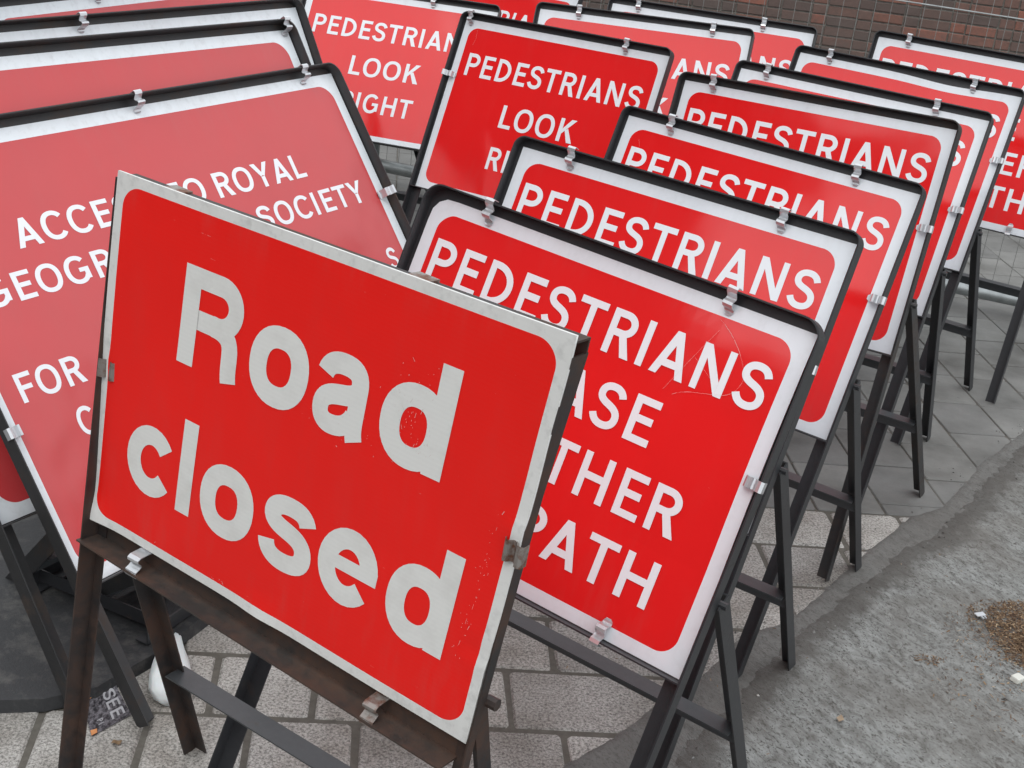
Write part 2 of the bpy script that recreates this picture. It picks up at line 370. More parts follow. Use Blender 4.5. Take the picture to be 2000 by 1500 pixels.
def plate_mesh(key, W, H, mat, th=.0025, nx=30, ny=24, sag=None, corner=0):
    if key in MESHES: return MESHES[key]
    vs, uv, fs = [], [], []
    for j in range(ny + 1):
        for i in range(nx + 1):
            u, v = i / nx, j / ny; x, y = (u - .5) * W, v * H
            if corner:
                cx, cy = W / 2 - corner, corner
                dx = abs(x) - cx; dyt = y - (H - corner)
                if dx > 0 and dyt > 0 and x < 0:
                    l = math.hypot(dx, dyt); mx = max(dx, dyt)
                    f = mx / l; x = math.copysign(cx + dx * f, x); y = H - corner + dyt * f
            z = 0
            if sag: dy_, z = sag(u, v); y += dy_
            vs.append((x, y, z)); uv.append((u * W, v * H))
    N = nx + 1
    for j in range(ny):
        for i in range(nx): a = j * N + i; fs.append((a, a + 1, a + N + 1, a + N))
    k = len(vs); ed = [i for i in range(N)] + [j * N + nx for j in range(1, ny + 1)] + [ny * N + i for i in range(nx - 1, -1, -1)] + [j * N for j in range(ny - 1, 0, -1)]
    for e in ed: vs.append((vs[e][0], vs[e][1], vs[e][2] - th)); uv.append((0, 0))
    m = len(ed)
    for i in range(m): a, b = ed[i], ed[(i + 1) % m]; fs.append((b, a, k + i, k + (i + 1) % m))
    fs.append(tuple(range(k + m - 1, k - 1, -1)))
    me = bpy.data.meshes.new('plate'); me.from_pydata(vs, [], fs); ul = me.uv_layers.new(name='UVMap')
    for lp in me.loops: ul.data[lp.index].uv = uv[lp.vertex_index]
    me.materials.append(mat); me.update(); MESHES[key] = me; return me

def make_sign(name, label, group, pose, b, W, H, key, mat, lines, steel=STEEL, t=.022, ot=.020, os_=.012, fw=.034, clips=(), rear=(.67, .133), brace=.42, sag=None, corner=0, scratches=(), cat='road sign', rc=.024, cw=.0175, inset=0):
    x, y, yaw, lean, dz, zo = pose
    Mx = frame_of(x, y, yaw, lean, b, dz, zo); root = empty(name, Mx, label, cat, group)
    hw = W / 2 + os_; top = b + H + ot
    # feet: continue the rails until they meet the ground
    Minv = Mx.inverted(); ey = Mx.col[1].to_3d(); ex = Mx.col[0].to_3d(); ez = Mx.col[2].to_3d(); o = Mx.translation
    def foot(xx): return -((o + ex * xx).z) / ey.z
    fl, fr = foot(-hw), foot(hw)
    path = [(-hw, fl), (-hw, b), (-hw, top - rc)]
    for i in range(1, 8):
        a = math.pi - math.pi / 2 * i / 8; path.append((-hw + rc + rc * math.cos(a), top - rc + rc * math.sin(a)))
    path += [(-hw + rc, top), (hw - rc, top)]
    for i in range(1, 8):
        a = math.pi / 2 - math.pi / 2 * i / 8; path.append((hw - rc + rc * math.cos(a), top - rc + rc * math.sin(a)))
    path += [(hw, top - rc), (hw, b), (hw, fr)]
    prof = [(0, -.0055), (0, t), (.0028, t), (.0028, -.0028), (fw, -.0028), (fw, -.0055)]
    sweep_frame(path, prof, 'frame', steel, root)
    mb = MB(); z0 = -.0028
    mb.add([(sx * (hw - .0032), b + yy, zz) for sx in (-1, 1) for yy, zz in ((-.0035, -.0025), (-.0035, t - .002), (-.0007, t - .002), (-.0007, .0003), (fw * .5, .0003 - .0028), (fw * .5, -.0025 - .0028))],
           [(i, (i + 1) % 6, 6 + (i + 1) % 6, 6 + i) for i in range(6)] + [(0, 1, 2, 3), (0, 3, 4, 5), (6, 9, 8, 7), (6, 11, 10, 9)])
    mb.build('bottom_rail', steel, root)
    pl = link(bpy.data.objects.new('plate', plate_mesh(key, W, H, mat, sag=sag, corner=corner))); pl.parent = root; pl.location = (0, b, 0)
    for txt, x0, x1, v, cap in lines: put_line(txt, x0 - W / 2, x1 - W / 2, H - v, cap, pl, (lambda x_, y_: sag(x_ / W + .5, y_ / H)[1] + .0007) if sag else None)
    if scratches:
        q = []
        for sr_ in scratches:
            P_ = [(u - W / 2, H - v) for u, v in sr_]
            if len(P_) >= 4: P_ = chain(P_[0], *[(P_[i], P_[i + 1], P_[i + 2]) for i in range(1, len(P_) - 2, 3)])
            m_ = []
            for a_, b_ in zip(P_, P_[1:]):
                for k in range(6): m_.append((a_[0] + (b_[0] - a_[0]) * k / 6 + random.gauss(0, .00018), a_[1] + (b_[1] - a_[1]) * k / 6 + random.gauss(0, .00018)))
            i = 0
            while i < len(m_) - 3:
                L_ = random.randint(4, 14); wd_ = random.uniform(.00015, .00045); q += stroke(m_[i:i + L_ + 1], wd_) if len(m_[i:i + L_ + 1]) > 1 else []; i += L_ + (random.random() < .35)
        tag(poly_mesh('scratch', q, SCRATCH, pl, lambda x, y, z: (x, y, z + .0016 + (sag(x / W + .5, y / H)[1] if sag else 0))), kind='stuff')
    # rear legs
    nb = -Vector((ez.x, ez.y, 0)).normalized(); exh = Vector((ex.x, ex.y, 0)).normalized()
    rl, hy = rear
    tops = []; feet = []
    for sx in (-1, 1):
        hp = o + ex * (sx * (hw + .001 - inset)) + ey * (b + hy) - ez * .012
        fb = o + ex * (sx * hw); fb.z = 0; fp = fb + nb * rl + exh * sx * (.004 - inset)
        tops.append(hp); feet.append(fp)
        d = (fp - hp).normalized(); hp2 = hp - d * .002
        uo = exh * sx  # outward
        vb = d.cross(uo).normalized()
        if vb.dot(nb) < 0: vb = -vb
        mb = MB(); loc = lambda p: Minv @ p; R3 = Minv.to_3x3()
        # flange across the back (towards the middle) + flange facing outwards
        a_, b_ = hp2 + uo * .004 + vb * .020, fp + uo * .004 + vb * .012
        mb.angle(loc(a_), loc(b_), R3 @ (-uo), R3 @ (-vb), fw * .94)
        mb.build('rear_leg', steel, root)
        mb = MB(); mb.tube(loc(hp - uo * .002), loc(hp + uo * .012), .0065, 8); mb.build('hinge_bolt', steel, root)
    if brace:
        mb = MB(); k = 1 - brace; a_ = tops[0].lerp(feet[0], k); b_ = tops[1].lerp(feet[1], k)
        mb.angle(Minv @ (a_ + exh * .003 + nb * .010), Minv @ (b_ - exh * .003 + nb * .010), Minv.to_3x3() @ (-nb), Minv.to_3x3() @ Vector((0, 0, -1)), fw * 1.12)
        mb.build('rear_brace', BRACE_SKYLIT, root)
    for side, c in clips:
        if side == 'T': add_clip(root, c - W / 2, b + H + ot - .014, 0, t, .014, wdt=cw)
        if side == 'R': add_clip(root, W / 2 + os_ - .014, b + H - c, -math.pi / 2, t, .014, wdt=cw)
        if side == 'L': add_clip(root, -W / 2 - os_ + .014, b + H - c, math.pi / 2, t, .014, wdt=cw)
        if side == 'B': add_clip(root, c - W / 2, b - .0035 + .003, math.pi, t, .003, wdt=cw)
    return root
k5 = 5 / 7
PP = dict(P1=(-.2, 2.585, -.574, .4, -.042, -.001), P2=(.026, 3.219, -.552, .421, -.019, .009), P3=(.352, 3.937, -.576, .415, -.017, -.012), P4=(.737, 4.603, -.567, .329, .038, .002),
          P5=(.928, 5.133, -.512, .426, -.005, .006), P6=(1.259, 5.868, -.574, .421, .006, -.008), P7=(1.831, 6.465, -.503, .332, .003, -.009),
          Q1=(-.245, 5.684, -.545, .408, .027, -.006), Q2=(.251, 5.981, -.507, .285, .058, .007), Q3=(.576, 6.221, -.245, .192, .003, .011))
pose = {n: (v[0] * k5, v[1] * k5, v[2], v[3], v[4], v[5] * k5) for n, v in PP.items()}
pose['Q2'] = (.215, 4.503, -.269, .409, .028, .002)
pose['Q3'] = (.448, 4.799, -.274, .40, .003, .001)
pose['Q0'] = (-.708, 4.776, -.236, .551, .010, 0)
pose['Q4'] = (-.499, 5.322, -.585, .461, .011, 0)
W, H, B = .75, .5714, .573
MP = plate_mat('pedestrian_sign_face', W, H, .0244, .033)
LP = [('PEDESTRIANS', .037, .711, .070, .0755), ('PLEASE', .186, .558, .186, .0765), ('USE OTHER', .093, .655, .303, .0765), ('FOOTPATH', .098, .655, .4215, .0765)]
LQ = [('PEDESTRIANS', .052, .700, .107, .074), ('LOOK', .237, .512, .250, .074), ('RIGHT', .236, .516, .389, .073)]
GP = 'red signs asking pedestrians to use the other footpath'; GQ = 'red signs telling pedestrians to look right'
TC = [('T', .125), ('T', .603), ('R', .245), ('B', .606), ('L', .25)]
def sag6(u, v):
    k = math.exp(-((u - .70) / .17) ** 2) * max(0, (v - .8) / .2); return (-.010 * k, .003 * k)
def sag1(u, v):
    return (0, .0062 * math.sin(math.pi * max(0, min(1, (v - .30) / .70))) * max(0, min(1, (u - .50) / .30)))
scr1 = [[(.595, .030), (.63, .045), (.665, .085), (.668, .105), (.668, .125), (.655, .138), (.640, .140)], [(.640, .140), (.615, .150), (.585, .150), (.565, .168)], [(.548, .165), (.585, .08), (.603, .040)], [(.580, .100), (.628, .128)]]
make_sign('road_sign', 'red pedestrians sign right behind the rusty road closed sign, third line ending in THER', GP, pose['P1'], B, W, H, 'P#1', MP, LP, clips=TC, corner=.035, sag=sag1, scratches=scr1, rc=.034)
make_sign('road_sign', 'second sign of the right row, nearly the whole word PEDESTRIANS over the front one', GP, pose['P2'], B, W, H, 'P', MP, LP, clips=TC)
make_sign('road_sign', 'third sign of the right row, its white lower right corner reaching lowest behind', GP, pose['P3'], B, W, H, 'P', MP, LP, clips=TC, scratches=[[(.05, .05), (.06, .07)]])
make_sign('road_sign', 'fourth sign of the right row, deep red with no clip at its top right', GP, pose['P4'], B, W, H, 'P', MP, LP, steel=STEEL_L, clips=[('T', .09), ('R', .25), ('B', .6), ('L', .25)], scratches=[[(.10, .15), (.12, .13), (.135, .10)]])
make_sign('road_sign', 'fifth sign of the right row, only its top strip and right edge showing', GP, pose['P5'], B, W, H, 'P', MP, LP, clips=[('T', .088), ('T', .602), ('R', .263), ('B', .606), ('L', .25)])
make_sign('road_sign', 'sixth sign of the right row, its plate dipping along the top edge', GP, pose['P6'], B, W, H, 'P#6', MP, LP, clips=[('T', .111), ('T', .60), ('R', .211), ('B', .606), ('L', .25)], sag=sag6)
make_sign('road_sign', 'farthest sign of the right row, cut by the picture edge before the brick wall', GP, pose['P7'], B, W, H, 'P', MP, LP, clips=[('T', .112), ('T', .60), ('R', .245), ('B', .635), ('L', .25)])
make_sign('road_sign', 'look right sign in the middle, the whole word PEDESTRIANS and LOOK showing', GQ, pose['Q1'], B, W, H, 'Q', MP, LQ, clips=[('T', .022), ('T', .603), ('L', .189), ('R', .245), ('B', .606)], scratches=[[(.055, .03), (.058, .06), (.052, .085)]])
make_sign('road_sign', 'sign behind the middle look right one, letters ANS showing past its right edge', GQ, pose['Q2'], B, W, H, 'Q', MP, LQ, clips=[('T', .144), ('T', .619), ('R', .245)])
make_sign('road_sign', 'sign with letters NS at the back, just before the mesh fence', GQ, pose['Q3'], B, W, H, 'Q', MP, LQ, clips=[('T', .1), ('T', .567), ('R', .245)])
make_sign('road_sign', 'pinkish look right sign between the big left signs and the middle one', GQ, pose['Q0'], B, W, H, 'Q', MP, LQ, clips=[('T', .5), ('R', .245)])
make_sign('road_sign', 'sign at the top picture edge with a dark reflection over letters RIA', GQ, pose['Q4'], B, W, H, 'Q', MP, LQ, clips=[('T', .125), ('R', .245)])
# the big signs on the left
WL, HL, BL = 1.363, .928, .295
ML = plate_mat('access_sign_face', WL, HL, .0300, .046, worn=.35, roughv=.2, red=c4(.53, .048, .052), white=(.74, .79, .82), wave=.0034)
LL = [('ACCESS TO ROYAL', .214, 1.107, .1915, .062), ('GEOGRAPHICAL SOCIETY', .085, 1.282, .296, .060), ('FOR', .069, .229, .491, .060), ('S', 1.262, 1.300, .491, .060), ('C', .163, .206, .596, .060)]
GL = 'large access signs leaning at the left'
KW = dict(steel=STEEL_L, t=.029, ot=.021, os_=.006, fw=.042, rear=(.46, -.03), rc=.035, cw=.022, inset=.22)
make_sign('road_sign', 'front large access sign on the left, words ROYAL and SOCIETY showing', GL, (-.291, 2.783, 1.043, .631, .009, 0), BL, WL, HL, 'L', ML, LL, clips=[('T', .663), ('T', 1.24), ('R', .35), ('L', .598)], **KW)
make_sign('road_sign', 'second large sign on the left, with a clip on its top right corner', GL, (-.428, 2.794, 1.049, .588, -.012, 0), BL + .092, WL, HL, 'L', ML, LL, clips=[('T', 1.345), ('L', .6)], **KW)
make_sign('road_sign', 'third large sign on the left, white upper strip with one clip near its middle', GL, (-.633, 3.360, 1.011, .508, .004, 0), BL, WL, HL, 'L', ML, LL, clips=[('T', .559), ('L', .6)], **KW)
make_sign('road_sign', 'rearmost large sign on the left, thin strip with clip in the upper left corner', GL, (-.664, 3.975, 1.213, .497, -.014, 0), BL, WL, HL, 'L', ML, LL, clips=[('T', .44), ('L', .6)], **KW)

# ------------------------------------------------------------------ the rusty "Road closed" sign
def road_closed():
    Mx = frame_of(-.3627, 1.718, -.5651, .0871, .5415, -.0501, 0)
    root = empty('road_sign', Mx, 'rusty framed road closed sign with big white letters standing in front of all the others', 'road sign')
    Minv = Mx.inverted(); ey = Mx.col[1].to_3d(); ex = Mx.col[0].to_3d(); ez = Mx.col[2].to_3d(); o = Mx.translation
    b, t = .5415, .0381; q = .0026
    def foot(xx, sl): return None
    # left rail: forward side flange + in-plane flange, straight from the ground to the top corner
    def rail(x0, y0, x1, y1, sgn, fw=.020, name='side_rail', tt=t):
        # x0,y0 lower end; x1,y1 upper end; sgn=+1: inward is +x
        mb = MB(); vs = []
        for x_, y_ in ((x0, y0), (x1, y1)):
            for a, z in ((0, -q), (0, tt), (q, tt), (q, 0), (fw, 0), (fw, -q)): vs.append((x_ + sgn * a, y_, z))
        mb.add(vs, [(i, (i + 1) % 6, 6 + (i + 1) % 6, 6 + i) for i in range(6)] + [(0, 1, 2, 3), (0, 3, 4, 5), (6, 9, 8, 7), (6, 11, 10, 9)])
        return mb.build(name, RUST, root)
    gx = lambda xx: -((o + ex * xx).z) / ey.z
    rail(-.381, gx(-.381), -.3915, 1.146, 1, tt=.034)
    mb = MB(); pts = [(.372, gx(.372)), (.3764, .5753), (.3884, .8509), (.393, .9563), (.4091, 1.160)]
    vs = []; tt = .030
    for (x_, y_), tt in zip(pts, (.012, .012, .017, .021, .033)):
        for a, z in ((0, -.005), (0, tt), (q, tt), (q, -.002), (.024, -.002), (.024, -.005)): vs.append((x_ - a, y_, z))
    fs = []
    for i in range(4):
        for j in range(6): fs.append((i * 6 + j, i * 6 + (j + 1) % 6, i * 6 + 6 + (j + 1) % 6, i * 6 + 6 + j))
    mb.add(vs, fs); mb.build('side_rail', RUST, root)
    # top rail: flange turned to the back
    mb = MB(); mb.angle((-.389, 1.149, -.003), (.4085, 1.180, -.003), (0, -1, 0), (0, 0, 1), .034); mb.build('top_rail', RUST, root)
    # bottom rail: upright flange behind the plate and a ledge to the front
    mb = MB(); mb.angle((-.389, .5455, -.0065), (.356, .5395, -.0065), (0, 1, 0), (0, 0, 1), .046); mb.build('bottom_rail', RUST2, root)
    # plate
    TL, TR, BR, BLc = Vector((-.3793, .6181 + b, .0411)), Vector((.4102, .6475 + b, .0361)), Vector((.3699, .0346 + b, .008)), Vector((-.3962, .0402 + b, .012))
    def mp(u, v, h_=0):
        p = (TL * (1 - u) + TR * u) * (1 - v) + (BLc * (1 - u) + BR * u) * v
        n = .002 * math.sin(u * 5.2 + .6) * math.sin(v * 3.0 + .2) + .0008 * math.sin(u * 9 + v * 7)
        n += .009 * math.exp(-((u - .0) ** 2 + (v - 1.0) ** 2) / .0035)            # curled lower left corner
        n += .004 * math.exp(-((u - .49) / .05) ** 2) * max(0, v - .93) / .07
        if u > .93: n += .0018 * math.sin((v - .70) * 75) * math.exp(-((v - .78) / .055) ** 2) * (u - .93) / .07   # crumpled right edge
        if u > .93: n += .003 * math.exp(-((v - .45) / .02) ** 2) * (u - .93) / .07
        dx = .0006 * math.sin(v * 21) * max(0, u - .95) * 20 - .004 * math.exp(-((u) / .03) ** 2) * math.exp(-((v - .52) / .03) ** 2)
        return Vector((p.x + dx, p.y, p.z + n + h_))
    WR, HR = .783, .600
    mat = plate_mat('road_closed_face', WR, HR, .0165, .034, worn=.9, white=(.73, .73, .71), red=c4(.88, .013, .009), retro=True)
    nx, ny = 70, 56; vs, uv, fs = [], [], []
    for j in range(ny + 1):
        for i in range(nx + 1):
            u, v = i / nx, 1 - j / ny; vs.append(mp(u, v)); uv.append((u * WR, (1 - v) * HR))
    N = nx + 1
    for j in range(ny):
        for i in range(nx): a = j * N + i; fs.append((a, a + 1, a + N + 1, a + N))
    k = len(vs); ed = [i for i in range(N)] + [j * N + nx for j in range(1, ny + 1)] + [ny * N + i for i in range(nx - 1, -1, -1)] + [j * N for j in range(ny - 1, 0, -1)]
    m = len(ed)
    for e in ed: vs.append(Vector(vs[e])); uv.append((0, 0))
    for e in ed: vs.append(vs[e] - Vector((0, 0, .004))); uv.append((0, 0))
    for i in range(m): fs.append((k + (i + 1) % m, k + i, k + m + i, k + m + (i + 1) % m))
    pl = mesh_obj('plate', vs, fs, mat, root, True, uv); tag(pl, 'white bordered red plate with a curled lower left corner')
    polys = []
    # text in plate units: x = u, y = 1 - v, capital height .262
    nlet = [0]
    def line(txt, pos, ytop, cap):
        for ch, (x0, x1) in zip(txt, pos):
            wd, pg = LC[ch]
            fine = []
            for p_ in pg:
                p_ = [(x0 + p[0] / wd * (x1 - x0), ytop - cap + p[1] * cap) for p in p_]
                if len(p_) == 4 and max(p[1] for p in p_) - min(p[1] for p in p_) > .12:      # follow the bowed plate
                    A, B_, C_, D = p_; L = lambda P, Q, f: (P[0] + (Q[0] - P[0]) * f, P[1] + (Q[1] - P[1]) * f)
                    for i in range(6):
                        f0, f1 = i / 6, (i + 1) / 6; fine.append([L(A, D, f0), L(B_, C_, f0), L(B_, C_, f1), L(A, D, f1)])
                else: fine.append(p_)
            poly_mesh('letter', fine, LETR, pl, lambda x, y, z: mp(x, 1 - y, z), z=.0007)
    line('Road', [(.201, .358), (.378, .517), (.533, .664), (.680, .823)], 1 - .163, .262)
    line('closed', [(.097, .222), (.243, .281), (.304, .442), (.463, .590), (.606, .744), (.768, .909)], 1 - .573, .260)
    # chips and scuffs
    random.seed(3); q_ = []
    for cx, cy, rx, ry, n in ((.74, .30, .06, .12, 60), (.62, .40, .10, .06, 26), (.945, .55, .012, .12, 30), (.945, .75, .012, .10, 16), (.35, .955, .15, .01, 8), (.78, .36, .02, .03, 24)):
        for _ in range(n):
            x, y = random.gauss(cx, rx * .5), random.gauss(cy, ry * .5); l = random.uniform(.0008, .004) * (1 if random.random() < .88 else 4); a = random.uniform(0, 3.14) if random.random() < .5 else random.gauss(1.35, .15)
            if .03 < x < .965 and .03 < y < .965: q_ += stroke([(x, 1 - y), (x + l * .5 * math.cos(a), 1 - y + l * math.sin(a))], random.uniform(.0003, .0009))
    tag(poly_mesh('scratch', q_, SCRATCH, pl, lambda x, y, z: mp(x, 1 - y, z + .0012)), kind='stuff')
    # rear legs
    nb = -Vector((ez.x, ez.y, 0)).normalized(); exh = Vector((ex.x, ex.y, 0)).normalized(); R3 = Minv.to_3x3(); ends = []
    for sx, xx in ((-1, -.381), (1, .372)):
        fb = o + ex * xx + ey * gx(xx); fp = fb + nb * .27 - exh * sx * .012; fp.z = 0
        hp = o + ex * (xx + .0) + ey * (b + .10) - ez * .012
        d = (fp - hp).normalized(); uo = exh * sx; vb = d.cross(uo).normalized()
        if vb.dot(nb) < 0: vb = -vb
        mb = MB(); a_, b_ = hp - uo * .006 + vb * .014, fp - uo * .006 + vb * .014
        mb.angle(Minv @ a_, Minv @ b_, R3 @ (-uo), R3 @ (-vb), .030); mb.build('rear_leg', RUST, root); ends.append((a_, b_, d))
        mb = MB(); mb.tube(Minv @ (hp + uo * .004), Minv @ (hp + uo * .022), .009, 8); mb.build('hinge_bolt', RUST, root)
    (a0, b0, d), (a1, b1, _) = ends; P0, P1 = a0.lerp(b0, .66), a1.lerp(b1, .66)
    mb = MB(); mb.angle(Minv @ (P0 + nb * .012 + exh * .016), Minv @ (P1 + nb * .012 - exh * .016), R3 @ (-nb), R3 @ Vector((0, 0, -1)), .044); mb.build('rear_brace', BRACE_SKYLIT, root)
    # clips: two grip the plate at the sides, two hang empty on the ledge, two on top
    add_clip(root, -.386 + .016, .847, math.pi / 2, .030, .016, CLIPR, .030)
    add_clip(root, .398 - .016, .885, -math.pi / 2, .030, .016, CLIPR, .030)
    add_clip(root, -.265, .545 + .026, math.pi, .034, .026, CLIP, .024); add_clip(root, .222, .541 + .026, math.pi, .034, .026, CLIPR, .024)
    for x_, y_ in ((-.29, 1.1525), (.16, 1.171)):
        mb = MB(); mb.box((x_ - .017, y_ - .001, -.005), (x_ + .017, y_ + .0035, .036)); mb.build('clip', CLIPR, root)
road_closed()

# ------------------------------------------------------------------ ground
ROT = math.radians(6.5); CR, SR = math.cos(ROT), math.sin(ROT)
def wxy(u, v): return (u * CR - v * SR, u * SR + v * CR)
def uvof(x, y): return (x * CR + y * SR, -x * SR + y * CR)
K1 = [(-1.6, -1.0), (-.9, .6), (-.35, 1.45), (-.05, 1.95), (.189, 2.237), (.293, 2.355), (.493, 2.614), (.575, 2.754), (.724, 2.884), (.991, 3.282), (1.138, 3.49), (1.262, 3.583), (1.44, 3.895), (1.581, 4.088), (1.691, 4.237), (2.3, 5.05), (3.6, 6.6), (8, 11)]
K2 = [(-1.2, -1.0), (-.5, .6), (.05, 1.5), (.27, 2.0), (.39, 2.26), (.50, 2.46), (.653, 2.707), (.807, 2.937), (.953, 3.115), (1.085, 3.305), (1.254, 3.489), (1.384, 3.71), (1.489, 3.873), (1.632, 4.095), (1.75, 4.22), (2.45, 5.05), (3.8, 6.6), (8.2, 11)]
def side(poly, x, y):
    best = 1e9; sg = 1
    for (ax, ay), (bx, by) in zip(poly, poly[1:]):
        dx, dy = bx - ax, by - ay; l2 = dx * dx + dy * dy; t = max(0, min(1, ((x - ax) * dx + (y - ay) * dy) / l2))
        px, py = ax + t * dx, ay + t * dy; d = math.hypot(x - px, y - py)
        if d < best: best = d; sg = 1 if dx * (y - ay) - dy * (x - ax) < 0 else -1
    return best * sg     # positive = right of the line (concrete side)
def project(x, y, z=0):
    d = Vector((x, y, z - CAMH)); zz = d.dot(fwd)
    return (1000 + FPX * d.dot(rgt) / zz, 750 - FPX * d.dot(upv) / zz, zz) if zz > .1 else (-9999, -9999, zz)

def ground_mat():
    a = NT('joint_sand_and_dirt'); p = a.pos(); n = a.noise(40, 5, .7, p); n2 = a.noise(3, 3, .6, p)
    a.col(a.mix(a.mix(n2, c4(.3, .3, .3), c4(.7, .7, .7)), a.ramp(n, (.3, (.105, .094, .080)), (.7, (.20, .185, .16))), c4(.06, .055, .045)))
    a.rough(.95); a.bump(n, .6, .006); return a.m
gr = mesh_obj('ground', [(-60, -60, -.007), (60, -60, -.007), (60, 60, -.007), (-60, 60, -.007)], [(0, 1, 2, 3)], ground_mat()); tag(gr, kind='structure')
def granite():
    a = NT('pale_granite_sett'); p = a.pos(); r = a.rnd()
    n = a.noise(170, 3, .75, p); n2 = a.noise(6, 5, .6, p); n3 = a.noise(480, 2, .6, p)
    base = a.ramp(n, (.38, (.185, .178, .168)), (.50, (.415, .402, .382)), (.65, (.59, .575, .55)))
    base = a.mix(a.math('MULTIPLY', a.ramp(n3, (.55, (0, 0, 0)), (.68, (1, 1, 1))), .55), base, c4(.10, .096, .093))
    stain = a.ramp(n2, (.38, (1, 1, 1)), (.66, (.62, .60, .575)))
    base = a.mix(1.0, base, stain, 'MULTIPLY')
    base = a.mix(1.0, base, a.ramp(r, (0, (.80, .79, .78)), (1, (1.06, 1.05, 1.03))), 'MULTIPLY')
    a.col(base); a.rough(.8); a.bump(n, .5, .0035); return a.m
GRAN = granite()
def grey_paver():
    a = NT('grey_concrete_paver'); p = a.pos(); r = a.rnd()
    n = a.noise(90, 5, .7, p); n2 = a.noise(3.4, 6, .62, p); n3 = a.noise(30, 3, .6, p)
    base = a.ramp(n2, (.32, (.098, .096, .090)), (.50, (.182, .181, .174)), (.70, (.255, .253, .244)))
    base = a.mix(a.math('MULTIPLY', n, .5), base, c4(.13, .128, .122))
    base = a.mix(1.0, base, a.ramp(r, (0, (.86, .86, .86)), (1, (1.10, 1.10, 1.08))), 'MULTIPLY')
    spot = a.ramp(n3, (.70, (0, 0, 0)), (.74, (1, 1, 1))); base = a.mix(a.math('MULTIPLY', spot, .5), base, c4(.05, .05, .05))
    a.col(base); a.rough(.85); a.bump(n, .35, .002); return a.m
GREYP = grey_paver()
def block_mesh(name, lx, ly, mat, ch=.004, jit=.003, n=3, seed=0):
    """paver: uneven rounded outline, chamfered top; top at z=0"""
    rr = random.Random(seed); out = []
    cr_ = .008
    hx, hy = lx / 2, ly / 2
    for sx, sy, a0 in ((1, -1, -90), (1, 1, 0), (-1, 1, 90), (-1, -1, 180)):
        for k in (0, 45, 90):
            a = math.radians(a0 + k); out.append((sx * (hx - cr_) + cr_ * math.cos(a), sy * (hy - cr_) + cr_ * math.sin(a)))
    out = [(x + rr.uniform(-jit, jit), y + rr.uniform(-jit, jit)) for x, y in out]; m = len(out)
    vs = [(x * (1 - ch / hx), y * (1 - ch / hy), rr.uniform(-.0006, .0006)) for x, y in out] + [(x, y, -ch * .9) for x, y in out] + [(x, y, -.02) for x, y in out]
    fs = [tuple(range(m))] + [(m + i, m + (i + 1) % m, (i + 1) % m, i) for i in range(m)] + [(2 * m + i, 2 * m + (i + 1) % m, m + (i + 1) % m, m + i) for i in range(m)]
    me = bpy.data.meshes.new(name); me.from_pydata(vs, [], fs); me.materials.append(mat); me.update(); return me
pave = mesh_obj('pavement', [(-9, -9, -.0068), (9, -9, -.0068), (9, 14, -.0068), (-9, 14, -.0068)], [(0, 1, 2, 3)], gr.data.materials[0]); tag(pave, kind='structure')
pave.location.z = .003
cells = []   # (u, v, lx, ly, kind)
VROW = [2.30 + .2095 * i for i in range(-9, 6)]      # row joints of the pale setts
heads = {2.30: [.061 + .0, ], }
def row_heads(i):
    v0 = VROW[i]; known = {8: [-.575, -.375, -.178, .030, .45], 9: [-.262, -.058, .345, .745], 10: [.455, .86, 1.06], 11: [.66, 1.06], 12: [.72, 1.05, 1.28], 13: [.94, 1.3]}
    return known.get(i, [])
rr = random.Random(11)
for i in range(len(VROW) - 1):
    v0, v1 = VROW[i], VROW[i + 1]; hd = sorted(row_heads(i)); xs = list(hd) if hd else [rr.uniform(-.2, .2)]
    while xs[0] > -2.4: xs.insert(0, xs[0] - rr.choice([.2, .2, .4]))
    while xs[-1] < 2.2: xs.append(xs[-1] + rr.choice([.2, .4, .4]))
    for a, b in zip(xs, xs[1:]): cells.append(((a + b) / 2, (v0 + v1) / 2, b - a - .010, v1 - v0 - .010, 'g'))
GV0 = VROW[-1]
c0 = 1.372 * CR + 4.5 * SR
for k in range(-24, 22):
    u = c0 + .2 * k + .1; off = {0: .0, 1: .24}.get(k, rr.uniform(0, .25)); v = GV0
    first = (.10 + off) % .25
    edges = [GV0]; y_ = GV0 + first if first > .05 else GV0 + first + .25
    while y_ < 11.6: edges.append(y_); y_ += .25
    for a, b in zip(edges, edges[1:]): cells.append((u, (a + b) / 2, .2 - .005, b - a - .005, 'p'))
MVAR = {}
vis, rest = [], []
for c in cells:
    x, y = wxy(c[0], c[1])
    if side(K2, x, y) > .16 and y < 9: continue
    px, py, zz = project(x, y)
    area = c[2] * c[3] * (FPX / max(zz, .1)) ** 2 * CAMH / max(zz, .1)
    if -60 < px < 2060 and -60 < py < 1590: vis.append((area, c, px, py))
    else: rest.append(c)
vis.sort(key=lambda q: -q[0])
keep = [v_ for v_ in vis[:300]]; rest += [v_[1] for v_ in vis[300:]]
for ar, c, px, py in keep:
    key = (round(c[2], 3), round(c[3], 3), c[4], rr.randint(0, 3))
    if key not in MVAR: MVAR[key] = block_mesh('sett' if c[4] == 'g' else 'paver', c[2], c[3], GRAN if c[4] == 'g' else GREYP, .006 if c[4] == 'g' else .0025, .0028 if c[4] == 'g' else .0008, seed=len(MVAR))
    o = link(bpy.data.objects.new('sett' if c[4] == 'g' else 'paver', MVAR[key])); x, y = wxy(c[0], c[1])
    o.parent = pave; o.location = (x, y, rr.uniform(-.0015, .0015) - .003); o.rotation_euler = (rr.uniform(-.004, .004), rr.uniform(-.004, .004), ROT)
